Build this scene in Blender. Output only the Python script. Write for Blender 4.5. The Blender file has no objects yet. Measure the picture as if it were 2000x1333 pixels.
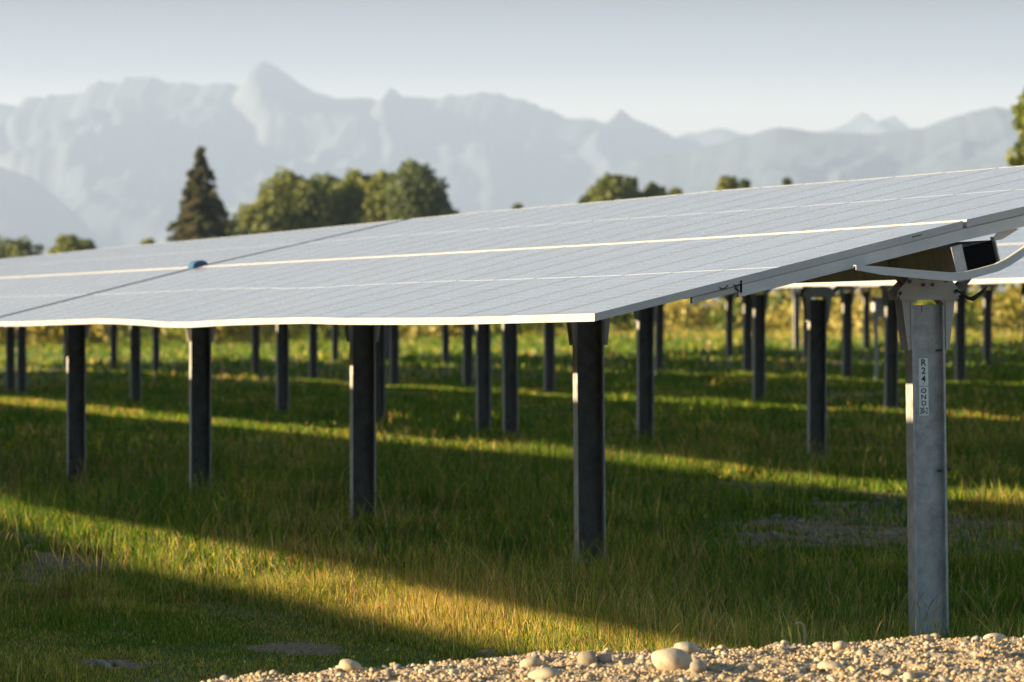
import bpy, bmesh, math, random
import numpy as np
from mathutils import Vector, Matrix
R = math.radians
random.seed(7); RNG = np.random.default_rng(11)
sc = bpy.context.scene
COL = sc.collection

# ------------------------------------------------------------------ camera
ZC = 1.69
FPX = 9845.0                       # focal length in pixels of the 2000 px wide photo
cam = bpy.data.cameras.new('camera'); camo = bpy.data.objects.new('camera', cam); COL.objects.link(camo)
camo.location = (0, 0, ZC); camo.rotation_euler = (math.pi/2 - math.atan(46.5/FPX), 0, 0)
cam.lens = 36*FPX/2000; cam.sensor_width = 36; cam.clip_start = .5; cam.clip_end = 80000
cam.dof.use_dof = True; cam.dof.focus_distance = 26.3; cam.dof.aperture_fstop = 5.4
sc.camera = camo

# rows run along d (receding to the left), e is horizontal across the rows (to the right)
s_, c_ = .2526, .9676
TH = math.atan2(s_, c_)
def W(q, t, z=0.0): return Vector((q*c_ - t*s_, q*s_ + t*c_, z))

# ------------------------------------------------------------------ light
SUN_E = R(9.8)                   # elevation
SX, SY = -c_ - .04*s_, -s_ + .04*c_  # horizontal direction towards the sun
SUN_ROT = math.atan2(SX, SY)
world = bpy.data.worlds.new('World'); sc.world = world; world.use_nodes = True
wn = world.node_tree; wn.nodes.clear()
def wnode(t): return wn.nodes.new(t)
sky = wnode('ShaderNodeTexSky'); sky.sky_type = 'NISHITA'; sky.sun_disc = False
sky.sun_elevation = SUN_E; sky.sun_rotation = SUN_ROT
sky.air_density = 1.0; sky.dust_density = .6; sky.ozone_density = 3.0; sky.altitude = 400
bg = wnode('ShaderNodeBackground'); bg.inputs[1].default_value = .052
wo = wnode('ShaderNodeOutputWorld')
geo = wnode('ShaderNodeTexCoord'); sep = wnode('ShaderNodeSeparateXYZ')
wn.links.new(geo.outputs['Generated'], sep.inputs[0])
ramp = wnode('ShaderNodeValToRGB'); mr = wnode('ShaderNodeMapRange')
mr.inputs[1].default_value = 0; mr.inputs[2].default_value = .30
wn.links.new(sep.outputs[2], mr.inputs[0]); wn.links.new(mr.outputs[0], ramp.inputs[0])
cr = ramp.color_ramp                # cool cast of the real morning sky, by elevation
cr.elements[0].position = 0; cr.elements[0].color = (.80, .86, 1.45, 1)
cr.elements[1].position = 1; cr.elements[1].color = (1.22, 1.07, .84, 1)
SKYT = [(.10, (2.8, 2.0, 1.85)), (.135, (2.5, 1.85, 1.80)), (.165, (.85, .70, .85)), (.212, (.01, .03, .13)), (.27, (.20, .30, .52)), (.36, (1.15, 1.27, 1.56)), (.55, (1.12, 1.06, 1.0))]
for p, c in SKYT:
    e = cr.elements.new(p); e.color = (*c, 1)
mixw = wnode('ShaderNodeMix'); mixw.data_type = 'RGBA'; mixw.blend_type = 'MULTIPLY'; mixw.inputs[0].default_value = 1
mixw.clamp_result = False
wn.links.new(sky.outputs[0], mixw.inputs[6]); wn.links.new(ramp.outputs[0], mixw.inputs[7])
wn.links.new(mixw.outputs[2], bg.inputs[0]); wn.links.new(bg.outputs[0], wo.inputs[0])

sl = bpy.data.lights.new('sun', 'SUN'); sl.energy = 5.0; sl.angle = R(.5); sl.color = (1.0, .78, .47)
so = bpy.data.objects.new('sun', sl); COL.objects.link(so)
sv = Vector((SX*math.cos(SUN_E), SY*math.cos(SUN_E), math.sin(SUN_E)))
so.rotation_euler = sv.to_track_quat('Z', 'Y').to_euler(); so.location = (-30, -10, 40)
sc.view_settings.view_transform = 'Standard'; sc.view_settings.look = 'None'
sc.view_settings.gamma = 1; sc.view_settings.exposure = 2.4
sc.cycles.use_denoising = True
sc.cycles.max_bounces = 8; sc.cycles.diffuse_bounces = 3; sc.cycles.glossy_bounces = 3
sc.cycles.transmission_bounces = 3; sc.cycles.volume_bounces = 1; sc.cycles.transparent_max_bounces = 6
sc.cycles.sample_clamp_indirect = 6

# ------------------------------------------------------------------ helpers
def link(o, parent=None):
    COL.objects.link(o)
    if parent is not None: o.parent = parent
    return o
def tag(o, label=None, cat=None, group=None, kind=None):
    if label: o['label'] = label
    if cat: o['category'] = cat
    if group: o['group'] = group
    if kind: o['kind'] = kind
    return o
def empty(name, loc, rz=0.0):
    o = bpy.data.objects.new(name, None); o.location = loc; o.rotation_euler = (0, 0, rz); o.empty_display_size = .3
    return link(o)
def npmesh(name, V, F, mat, parent=None, attrs=None, smooth=False, uv=None):
    """V (n,3), F (m,k) with one k"""
    V = np.asarray(V, np.float32); F = np.asarray(F, np.int32)
    me = bpy.data.meshes.new(name)
    me.vertices.add(len(V)); me.vertices.foreach_set('co', V.ravel())
    k = F.shape[1]
    me.loops.add(F.size); me.loops.foreach_set('vertex_index', F.ravel())
    me.polygons.add(len(F)); me.polygons.foreach_set('loop_start', np.arange(0, F.size, k, dtype=np.int32))
    me.polygons.foreach_set('loop_total', np.full(len(F), k, np.int32))
    if smooth: me.polygons.foreach_set('use_smooth', np.ones(len(F), bool))
    me.update(calc_edges=True)
    for an, av in (attrs or {}).items():
        if av.ndim == 1:
            a = me.attributes.new(an, 'FLOAT', 'POINT'); a.data.foreach_set('value', av.astype(np.float32))
        else:
            a = me.attributes.new(an, 'FLOAT_COLOR', 'POINT')
            c4 = np.ones((len(V), 4), np.float32); c4[:, :3] = av; a.data.foreach_set('color', c4.ravel())
    me.validate()
    if mat: me.materials.append(mat)
    return link(bpy.data.objects.new(name, me), parent)
class MB:
    def __init__(s): s.v = []; s.f = []; s.m = []; s.uv = {}
    def add(s, vs, fs, mi=0):
        n = len(s.v); s.v += [tuple(v) for v in vs]
        for f in fs: s.f.append([i+n for i in f]); s.m.append(mi)
    def box(s, x0, x1, y0, y1, z0, z1, mi=0, M=None):
        vs = [Vector((x, y, z)) for z in (z0, z1) for y in (y0, y1) for x in (x0, x1)]
        if M is not None: vs = [M @ v for v in vs]
        s.add(vs, [(0, 2, 3, 1), (4, 5, 7, 6), (0, 1, 5, 4), (2, 6, 7, 3), (0, 4, 6, 2), (1, 3, 7, 5)], mi)
    def hexa(s, p, mi=0):          # 8 points: bottom 4 ccw, top 4 ccw
        s.add(p, [(3, 2, 1, 0), (4, 5, 6, 7), (0, 1, 5, 4), (1, 2, 6, 5), (2, 3, 7, 6), (3, 0, 4, 7)], mi)
    def prism_y(s, poly, y0, y1, mi=0):   # polygon in (x,z), ccw seen from -y
        n = len(poly)
        s.add([(x, y0, z) for x, z in poly] + [(x, y1, z) for x, z in poly],
              [tuple(range(n)), tuple(range(2*n-1, n-1, -1))] + [(i, i+n, (i+1) % n+n, (i+1) % n) for i in range(n)], mi)
    def prism_z(s, poly, z0, z1, mi=0):
        n = len(poly)
        s.add([(x, y, z0) for x, y in poly] + [(x, y, z1) for x, y in poly],
              [tuple(range(n-1, -1, -1)), tuple(range(n, 2*n))] + [(i, (i+1) % n, (i+1) % n+n, i+n) for i in range(n)], mi)
    def tube(s, pts, r, n=8, mi=0, caps=True):
        pts = [Vector(p) for p in pts]; base = len(s.v)
        rs = r if isinstance(r, (list, tuple)) else [r]*len(pts)
        up = Vector((0, 0, 1))
        for i, p in enumerate(pts):
            d = (pts[min(i+1, len(pts)-1)] - pts[max(i-1, 0)]).normalized()
            a = d.cross(up)
            if a.length < .05: a = d.cross(Vector((1, 0, 0)))
            a.normalize(); b = d.cross(a).normalized()
            for k in range(n):
                t = 2*math.pi*k/n; s.v.append(tuple(p + (a*math.cos(t) + b*math.sin(t))*rs[i]))
        for i in range(len(pts)-1):
            for k in range(n):
                s.f.append([base+i*n+k, base+i*n+(k+1) % n, base+(i+1)*n+(k+1) % n, base+(i+1)*n+k]); s.m.append(mi)
        if caps:
            s.f.append([base+k for k in range(n)][::-1]); s.m.append(mi)
            s.f.append([base+(len(pts)-1)*n+k for k in range(n)]); s.m.append(mi)
    def build(s, name, mats, parent=None, smooth=False, bevel=0):
        me = bpy.data.meshes.new(name); me.from_pydata(s.v, [], s.f)
        for m in (mats if isinstance(mats, (list, tuple)) else [mats]): me.materials.append(m)
        me.polygons.foreach_set('material_index', s.m)
        bm = bmesh.new(); bm.from_mesh(me); bmesh.ops.recalc_face_normals(bm, faces=bm.faces)
        if bevel:
            es = [e for e in bm.edges if len(e.link_faces) == 2 and e.calc_face_angle(0) > .6]
            bmesh.ops.bevel(bm, geom=es, offset=bevel, segments=2, affect='EDGES', profile=.5)
        bm.to_mesh(me); bm.free()
        if smooth: me.polygons.foreach_set('use_smooth', [True]*len(me.polygons))
        return link(bpy.data.objects.new(name, me), parent)

def vnoise(x, y, seed=0):
    xi = np.floor(x).astype(np.int64); yi = np.floor(y).astype(np.int64)
    xf = x-xi; yf = y-yi; u = xf*xf*(3-2*xf); v = yf*yf*(3-2*yf)
    def h(a, b):
        n = (a*374761393 + b*668265263 + seed*144665) & 0xffffffff
        n = ((n ^ (n >> 13))*1274126177) & 0xffffffff
        n = n ^ (n >> 16)
        return (n & 0xffff)/65535.0
    return (h(xi, yi)*(1-u)+h(xi+1, yi)*u)*(1-v) + (h(xi, yi+1)*(1-u)+h(xi+1, yi+1)*u)*v
def fbm(x, y, seed=0, o=4):
    r = 0; a = .5; t = 0
    for i in range(o):
        r = r+a*vnoise(x*2**i+17.3*i, y*2**i-9.1*i, seed+i); t += a; a *= .5
    return r/t
def sm(a, b, x):
    t = np.clip((x-a)/(b-a), 0, 1); return t*t*(3-2*t)

# ------------------------------------------------------------------ materials
def newmat(name):
    m = bpy.data.materials.new(name); m.use_nodes = True; nt = m.node_tree
    return m, nt, nt.nodes['Principled BSDF']
def N(nt, t, **kw):
    n = nt.nodes.new(t)
    for k, v in kw.items(): setattr(n, k, v)
    return n
def math_(nt, op, a, b=None, c=None):
    n = nt.nodes.new('ShaderNodeMath'); n.operation = op
    for i, v in enumerate((a, b, c)):
        if v is None: continue
        if isinstance(v, (int, float)): n.inputs[i].default_value = v
        else: nt.links.new(v, n.inputs[i])
    return n.outputs[0]
def mixc(nt, f, a, b, blend='MIX'):
    n = nt.nodes.new('ShaderNodeMix'); n.data_type = 'RGBA'; n.blend_type = blend
    for i, v in ((0, f), (6, a), (7, b)):
        if isinstance(v, (int, float)): n.inputs[i].default_value = v
        elif isinstance(v, tuple): n.inputs[i].default_value = (*v, 1)
        else: nt.links.new(v, n.inputs[i])
    return n.outputs[2]
def noise(nt, scale, detail=4, coord='Object', rough=.6, vec=None):
    n = nt.nodes.new('ShaderNodeTexNoise'); n.inputs['Scale'].default_value = scale
    n.inputs['Detail'].default_value = detail; n.inputs['Roughness'].default_value = rough
    if vec is None:
        tc = nt.nodes.new('ShaderNodeTexCoord'); vec = tc.outputs[coord]
    nt.links.new(vec, n.inputs['Vector'])
    return n.outputs['Fac']
def ramp_(nt, fac, stops):
    n = nt.nodes.new('ShaderNodeValToRGB'); e = n.color_ramp.elements
    e[0].position, e[0].color = stops[0][0], (*stops[0][1], 1)
    e[1].position, e[1].color = stops[-1][0], (*stops[-1][1], 1)
    for p, c in stops[1:-1]:
        x = e.new(p); x.color = (*c, 1)
    nt.links.new(fac, n.inputs[0]); return n.outputs[0]

def metal(name, c0, c1, metallic, rough, scale=18, speck=True, bump=.15):
    m, nt, b = newmat(name)
    n1 = noise(nt, scale, 5); n2 = noise(nt, scale*14, 2)
    col = ramp_(nt, n1, [(.3, c0), (.7, c1)])
    if speck:
        sp = ramp_(nt, n2, [(.60, (0, 0, 0)), (.72, (1, 1, 1))])
        col = mixc(nt, math_(nt, 'MULTIPLY', sp, .35), col, tuple(min(1, x*1.7) for x in c1))
    nt.links.new(col, b.inputs['Base Color']); b.inputs['Metallic'].default_value = metallic
    nt.links.new(math_(nt, 'MULTIPLY_ADD', n1, .25, rough-.12), b.inputs['Roughness'])
    bp = N(nt, 'ShaderNodeBump'); bp.inputs['Strength'].default_value = bump; bp.inputs['Distance'].default_value = .004
    nt.links.new(n2, bp.inputs['Height']); nt.links.new(bp.outputs[0], b.inputs['Normal'])
    return m
M_GALV = metal('galvanised_steel', (.25, .25, .25), (.47, .465, .455), .4, .48, 11)
M_WEBSHADE = metal('web_shade_steel', (.045, .040, .034), (.13, .118, .10), .3, .55, 9)  # dark tone that paints the shade under the panels into the post webs
M_PLATE = metal('zinc_plate', (.36, .34, .315), (.46, .44, .41), .25, .5, 9)
M_RAIL = metal('rail_steel', (.44, .435, .42), (.55, .545, .53), .3, .45, 5, False)
M_ALU = metal('anodised_frame', (.38, .37, .36), (.45, .44, .43), .15, .42, 2, False, .03)
M_BOLT = metal('bolt_steel', (.08, .075, .07), (.14, .13, .12), .5, .5, 60)
M_DARKST = metal('weathered_steel', (.12, .11, .10), (.22, .2, .18), .3, .6, 12)
def plain(name, c, rough=.6, metallic=0.0, var=.25, scale=20):
    m, nt, b = newmat(name)
    n = noise(nt, scale, 4)
    col = ramp_(nt, n, [(.3, tuple(x*(1-var) for x in c)), (.7, tuple(min(1, x*(1+var)) for x in c))])
    nt.links.new(col, b.inputs['Base Color']); b.inputs['Roughness'].default_value = rough; b.inputs['Metallic'].default_value = metallic
    return m
M_BLACK = plain('flat_black', (.004, .004, .005), .95)
M_BLACK.node_tree.nodes['Principled BSDF'].inputs['Specular IOR Level'].default_value = .05
M_CABLE = plain('cable_rubber', (.012, .012, .012), .5)
M_WHITE = plain('white_label', (.80, .80, .78), .45, 0, .05)
M_INK = plain('label_ink', (.01, .01, .01), .5)
M_BLUE = plain('blue_plastic', (.02, .075, .16), .4)
M_BACK = plain('module_backsheet', (.30, .28, .25), .6, 0, .06, 3)

def panel_mat():
    m, nt, b = newmat('module_glass')
    uv = N(nt, 'ShaderNodeUVMap'); uv.uv_map = 'UVMap'
    sp = N(nt, 'ShaderNodeSeparateXYZ'); nt.links.new(uv.outputs[0], sp.inputs[0])
    u, v = sp.outputs[0], sp.outputs[1]     # u in cells across (6), v in half cells along (24)
    def line(x, w):
        f = math_(nt, 'FRACT', x); d = math_(nt, 'ABSOLUTE', math_(nt, 'SUBTRACT', f, .5))
        return math_(nt, 'GREATER_THAN', d, .5-w)
    gu = line(math_(nt, 'MULTIPLY', u, 1.0), .014)
    gv = line(v, .022)
    bus = line(math_(nt, 'MULTIPLY', u, 5.0), .03)
    mid = math_(nt, 'LESS_THAN', math_(nt, 'ABSOLUTE', math_(nt, 'SUBTRACT', v, 12.0)), .085)
    tc = N(nt, 'ShaderNodeTexCoord')
    n1 = noise(nt, 1.3, 3, vec=tc.outputs['Object']); 
    mp = N(nt, 'ShaderNodeMapping'); mp.inputs['Scale'].default_value = (14, 1.5, 14); nt.links.new(tc.outputs['Object'], mp.inputs[0])
    n2 = noise(nt, 1.0, 5, vec=mp.outputs[0])
    cell = ramp_(nt, n1, [(.35, (.012, .018, .045)), (.65, (.02, .03, .07))])
    c = mixc(nt, math_(nt, 'MULTIPLY', bus, .45), cell, (.45, .47, .50))
    c = mixc(nt, math_(nt, 'MAXIMUM', gu, gv), c, (.28, .30, .34))
    c = mixc(nt, mid, c, (.85, .85, .82))
    nt.links.new(c, b.inputs['Base Color'])
    b.inputs['IOR'].default_value = 1.5
    nt.links.new(math_(nt, 'MULTIPLY_ADD', n2, .22, .10), b.inputs['Roughness'])
    # thin film of dust
    df = N(nt, 'ShaderNodeBsdfDiffuse'); df.inputs[0].default_value = (.60, .60, .62, 1)
    mx = N(nt, 'ShaderNodeMixShader')
    dn = noise(nt, 2.2, 6, vec=tc.outputs['Object'])
    nt.links.new(math_(nt, 'ADD', math_(nt, 'MULTIPLY_ADD', dn, .12, math_(nt, 'MULTIPLY', n2, .16)), DUST), mx.inputs[0])
    nt.links.new(b.outputs[0], mx.inputs[1]); nt.links.new(df.outputs[0], mx.inputs[2])
    out = nt.nodes['Material Output']; nt.links.new(mx.outputs[0], out.inputs[0])
    return m
DUST = .07
M_GLASS = panel_mat()

# ------------------------------------------------------------------ ground
BASE_Q = 9.13
def gz(q, t):
    q = np.asarray(q, float); t = np.asarray(t, float)
    up = .022*np.clip(q-BASE_Q, 0, None); up = np.where(up > .9, .9+.35*np.tanh((up-.9)/.35), up)
    dn = .006*np.clip(q-BASE_Q, -60, 0)
    z = -.075 + up + dn - .0012*np.clip(t-26, 0, 150)
    z = z + .05*(fbm(q*.35, t*.25, 3, 3)-.5)*np.clip(1, 0, 1)
    return z
def bare(q, t):
    """0 grass .. 1 bare stony soil"""
    n = fbm(q*1.1, t*.33, 21, 4)
    b = sm(.60, .70, n)
    def blob(cq, ct, rq, rt, k):
        return k*np.clip(1-((q-cq)/rq)**2-((t-ct)/rt)**2, 0, 1)
    w = fbm(q*2.3, t*.8, 31, 4)
    x = blob(12.4, 37, 2.2, 6, .75)+blob(3.7, 23.0, 1.0, 1.1, .95)+blob(4.6, 25.6, .5, .8, .75)+blob(14.0, 42.5, .9, 8, .8)+blob(5.7, 26.6, .5, 1.2, .7)+blob(4.9, 30, .5, 2, .6)
    b = np.maximum(b*.8, sm(.42, .60, x*(.45+.9*w)))
    # lush strips where the sun falls
    b = b*(1-.85*np.exp(-((q-7.3)/.75)**2))*(1-.8*np.exp(-((q-15.6)/.7)**2))
    b = np.maximum(b, .95*sm(.25, .6, np.clip(1-((q-15.05)/.5)**2-((t-45.5)/6)**2, 0, 1)*(.4+w)))
    return np.clip(b, 0, 1)
def dry(q, t):
    n = fbm(q*.9+5, t*.28, 41, 4)
    d = sm(.50, .74, n)*.55
    d = d+.60*np.exp(-((q-7.5)/1.5)**2)*sm(44, 27, t)+.5*sm(52, 66, q)  # also yellows the grass along the sunlit strip, painting light into its tint
    return np.clip(d, 0, 1)

def bumps(X, Y, BR):
    nearw = np.exp(-(np.hypot(X, np.clip(Y-35, 0, None)*.3)/14)**2)
    return nearw*(.03*(fbm(X*3.1, Y*3.1, 5, 3)-.5) + BR*.06*(fbm(X*7, Y*3, 8, 3)-.45))
def axis_pts(segs):
    out = []
    for a, b, st in segs: out += list(np.arange(a, b, st))
    out.append(segs[-1][1]); return np.array(out)
ys = axis_pts([(-30000, -2000, 7000), (-2000, -100, 380), (-100, 10, 11), (10, 20, .5), (20, 60, .14), (60, 140, .5), (140, 300, 4), (300, 1000, 70), (1000, 5000, 800), (5000, 30000, 5000)])
xs = axis_pts([(-30000, -2000, 7000), (-2000, -100, 380), (-100, -16, 7), (-16, -7, .6), (-7, 7, .14), (7, 16, .6), (16, 100, 7), (100, 2000, 380), (2000, 30000, 7000)])
X, Y = np.meshgrid(xs, ys); Q = X*c_+Y*s_; T = -X*s_+Y*c_
far = sm(400, 3000, np.hypot(X, Y))
Z = gz(np.clip(Q, -80, 200), np.clip(T, -50, 400))*(1-far) + far*(.6)
BR = bare(Q, T)
Z = Z + bumps(X, Y, BR)
nx, ny = len(xs), len(ys)
idx = np.arange(nx*ny).reshape(ny, nx)
F = np.stack([idx[:-1, :-1], idx[:-1, 1:], idx[1:, 1:], idx[1:, :-1]], -1).reshape(-1, 4)
m, nt, b = newmat('soil_and_turf')
ab = N(nt, 'ShaderNodeAttribute'); ab.attribute_name = 'bare'; ad = N(nt, 'ShaderNodeAttribute'); ad.attribute_name = 'dry'
tco = N(nt, 'ShaderNodeTexCoord')
g1 = noise(nt, 9, 6, vec=tco.outputs['Object']); g2 = noise(nt, 45, 5, vec=tco.outputs['Object'], rough=.75)
turf = ramp_(nt, g1, [(.3, (.05, .052, .014)), (.7, (.10, .105, .03))])
strw = ramp_(nt, g1, [(.3, (.13, .10, .035)), (.7, (.30, .22, .09))])
soil = ramp_(nt, g2, [(.36, (.045, .026, .012)), (.5, (.20, .125, .06)), (.64, (.46, .33, .19))])
c1 = mixc(nt, math_(nt, 'MULTIPLY', ad.outputs['Fac'], .8), turf, strw)
bb = math_(nt, 'ADD', ab.outputs['Fac'], math_(nt, 'MULTIPLY', math_(nt, 'SUBTRACT', g1, .5), .5))
n = N(nt, 'ShaderNodeMapRange'); n.inputs[1].default_value = .35; n.inputs[2].default_value = .6; nt.links.new(bb, n.inputs[0])
nt.links.new(mixc(nt, n.outputs[0], c1, soil), b.inputs['Base Color']); b.inputs['Roughness'].default_value = .95
bp = N(nt, 'ShaderNodeBump'); bp.inputs['Strength'].default_value = .8; bp.inputs['Distance'].default_value = .02
nt.links.new(g2, bp.inputs['Height']); nt.links.new(bp.outputs[0], b.inputs['Normal'])
g = npmesh('ground', np.stack([X, Y, Z], -1).reshape(-1, 3), F, m, attrs={'bare': BR.ravel(), 'dry': dry(Q, T).ravel()}, smooth=True)
tag(g, kind='structure')

# gravel bank in the foreground
def bank_z(q, t):
    crest = np.interp(q, [-2, 2.6, 3.4, 4.3, 5.6, 7.0, 8.0, 9.3, 11, 14], [-.1, -.06, .05, .175, .245, .272, .30, .33, .36, .36])
    tc = 20.6
    back = sm(tc+1.5, tc+.1, t)
    z = -.12 + (crest+.12)*back
    z = z - .02*np.clip(tc-.2-t, 0, 8)
    z = z + back*(.045*(fbm(q*2.2, t*2.2, 51, 3)-.5)+.055*(fbm(q*8, t*8, 52, 3)-.5)+.03*(fbm(q*30, t*30, 53, 2)-.5))
    return z
qa = axis_pts([(-4, 2.4, .4), (2.4, 9.6, .022), (9.6, 16, .4)]); ta = axis_pts([(8, 18, .4), (18, 21.2, .022), (21.2, 22.6, .1)])
QQ, TT = np.meshgrid(qa, ta); ZZ = bank_z(QQ, TT)
V = np.stack([QQ*c_-TT*s_, QQ*s_+TT*c_, ZZ], -1).reshape(-1, 3)
idx = np.arange(len(qa)*len(ta)).reshape(len(ta), len(qa))
F = np.stack([idx[:-1, :-1], idx[:-1, 1:], idx[1:, 1:], idx[1:, :-1]], -1).reshape(-1, 4)
m, nt, b = newmat('sandy_gravel')
tco = N(nt, 'ShaderNodeTexCoord')
g1 = noise(nt, 60, 6, vec=tco.outputs['Object'], rough=.75); g0 = noise(nt, 4, 4, vec=tco.outputs['Object'])
cc = ramp_(nt, g1, [(.3, (.20, .15, .095)), (.5, (.40, .32, .22)), (.7, (.60, .51, .38))])
cc = mixc(nt, math_(nt, 'MULTIPLY', g0, .5), cc, (.42, .32, .20))
nt.links.new(cc, b.inputs['Base Color']); b.inputs['Roughness'].default_value = .95
bp = N(nt, 'ShaderNodeBump'); bp.inputs['Strength'].default_value = 1; bp.inputs['Distance'].default_value = .012
nt.links.new(g1, bp.inputs['Height']); nt.links.new(bp.outputs[0], b.inputs['Normal'])
tag(npmesh('gravel_bank', V, F, m, smooth=True), kind='structure')

def ico(sub):
    bm = bmesh.new(); bmesh.ops.create_icosphere(bm, subdivisions=sub, radius=1)
    v = np.array([x.co[:] for x in bm.verts]); f = np.array([[x.index for x in p.verts] for p in bm.faces]); bm.free(); return v, f
def stone_mat():
    m, nt, b = newmat('river_stone')
    at = N(nt, 'ShaderNodeAttribute'); at.attribute_name = 'tint'
    oi = N(nt, 'ShaderNodeTexCoord'); g = noise(nt, 35, 5, vec=oi.outputs['Object'])
    c = mixc(nt, 1.0, at.outputs['Color'], ramp_(nt, g, [(.3, (.75, .73, .70)), (.7, (1.15, 1.15, 1.15))]), 'MULTIPLY')
    nt.links.new(c, b.inputs['Base Color']); b.inputs['Roughness'].default_value = .85
    bp = N(nt, 'ShaderNodeBump'); bp.inputs['Strength'].default_value = .5; bp.inputs['Distance'].default_value = .004
    nt.links.new(g, bp.inputs['Height']); nt.links.new(bp.outputs[0], b.inputs['Normal'])
    return m
M_STONE = stone_mat()
def stones(n, qf, tf, zf, smin, smax, power, seed, sink=.2, sub=2, rug=.32):
    rg = np.random.default_rng(seed); V0, F0 = ico(sub); 
    q = qf(rg, n); t = tf(rg, n); sz = smin*(smax/smin)**(rg.random(n)**power)
    base = V0[None]*(1+rug*(rg.random((n, len(V0), 1))-.5))
    sc3 = np.stack([rg.uniform(.8, 1.3, n), rg.uniform(.8, 1.3, n), rg.uniform(.5, .95, n)], -1)
    v = base*sc3[:, None]*sz[:, None, None]
    a = rg.random(n)*6.28; ca, sa = np.cos(a)[:, None], np.sin(a)[:, None]
    tilt = rg.uniform(-.5, .5, n)[:, None]
    x = v[..., 0]*ca-v[..., 1]*sa; y = v[..., 0]*sa+v[..., 1]*ca; z = v[..., 2]+x*np.sin(tilt)
    z0 = zf(q, t)+sz*(.5-sink)
    px = q*c_-t*s_; py = q*s_+t*c_
    P = np.stack([x+px[:, None], y+py[:, None], z+z0[:, None]], -1).reshape(-1, 3)
    FF = (F0[None]+(np.arange(n)*len(V0))[:, None, None]).reshape(-1, 3)
    pal = np.array([(.42, .33, .21), (.36, .28, .17), (.48, .41, .30), (.30, .26, .20), (.44, .33, .19), (.27, .25, .23), (.39, .31, .20)])
    tint = pal[rg.integers(0, len(pal), n)]*rg.uniform(.75, 1.2, (n, 1))
    return P, FF, np.repeat(tint, len(V0), 0)
P, FF, tt = stones(6500, lambda r, n: r.uniform(2.6, 9.6, n), lambda r, n: r.uniform(18.2, 21.1, n), bank_z, .006, .024, 3.0, 5, .35)
tag(npmesh('gravel', P, FF, M_STONE, attrs={'tint': tt}, smooth=True), 'loose pale pebbles and grit covering the sandy bank in front', 'gravel', kind='stuff')
P, FF, tt = stones(80000, lambda r, n: r.uniform(2.6, 9.6, n), lambda r, n: r.uniform(18.4, 21.1, n), bank_z, 0.0022, .013, 2.2, 15, .25, 1, .8)
tag(npmesh('grit', P, FF, M_STONE, attrs={'tint': tt*np.array((1.0, .90, .78))}), 'fine sandy crumbs of the bank in front', 'grit', kind='stuff')
def gq(r, n): return r.uniform(2.5, 15, n)
P, FF, tt = stones(16000, gq, lambda r, n: r.uniform(22, 48, n), gz, .007, .045, 3.0, 6, .3, 2, .6)
qq = P.reshape(-1, 42, 3); cq = qq[:, 0, 0]*c_+qq[:, 0, 1]*s_; ct = -qq[:, 0, 0]*s_+qq[:, 0, 1]*c_
keep = bare(cq, ct) > .3; k = int(keep.sum())
P = qq[keep].reshape(-1, 3); FF = (ico(2)[1][None]+(np.arange(k)*42)[:, None, None]).reshape(-1, 3); tt = tt.reshape(-1, 42, 3)[keep].reshape(-1, 3)
tag(npmesh('soil_pebbles', P, FF, M_STONE, attrs={'tint': tt*.62}, smooth=True), 'small grey pebbles lying in the bare soil patches between the grass', 'pebbles', kind='stuff')

# single stones one can point to: (px, py, half width px, height ratio, colour, label)
def bank_point(px, py):
    """where the sight line through a pixel meets the bank"""
    a, bb = (px-1000)/FPX, (620-py)/FPX
    for i in range(400):
        y = 19 + i*.008; q = a*y*c_+y*s_; t = -a*y*s_+y*c_
        if ZC + bb*y <= float(bank_z(np.array(q), np.array(t))): break
    return q, t, y
ST = [(1312, 1306, 46, .55, (.56, .50, .42), 'largest smooth cream boulder lying at the foot of the gravel bank'),
      (1943, 1246, 27, .55, (.66, .61, .52), 'white rounded stone at the far right of the bank crest'),
      (1340, 1276, 29, .5, (.50, .47, .42), 'flat grey white stone just behind the largest boulder'),
      (1149, 1297, 20, .8, (.36, .32, .27), 'tall egg shaped brown grey stone on the crest'),
      (1180, 1296, 17, .75, (.40, .37, .33), 'grey stone leaning against the egg shaped brown one'),
      (832, 1274, 16, .6, (.5, .45, .38), 'small pale stone on the crest left of centre'),
      (685, 1308, 24, .5, (.55, .47, .36), 'yellowish lump of conglomerate at the left of the bank'),
      (1062, 1327, 34, .45, (.52, .47, .39), 'broad flat cream stone near the bottom edge'),
      (1640, 1268, 16, .6, (.60, .54, .45), 'pale knobbly stone below the bent wire'),
      (1622, 1310, 24, .5, (.55, .49, .40), 'round cream stone low on the bank left of the front post'),
      (1470, 1312, 20, .5, (.42, .38, .33), 'dull brown stone right of the largest boulder'),
      (905, 1286, 18, .55, (.45, .44, .42), 'flat bluish grey stone near the small pale one'),
      (1036, 1304, 22, .55, (.50, .45, .38), 'medium grey cream stone left of the egg shaped one'),
      (1362, 1312, 16, .8, (.40, .37, .33), 'dark stone tucked against the right side of the largest boulder'),
      (1825, 1248, 11, .6, (.56, .48, .36), 'sandy clod of stones at the foot of the front post'),
      (1735, 1320, 18, .5, (.50, .46, .40), 'pale stone at the bottom edge below the front post')]
V3, F3 = ico(3)
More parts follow.
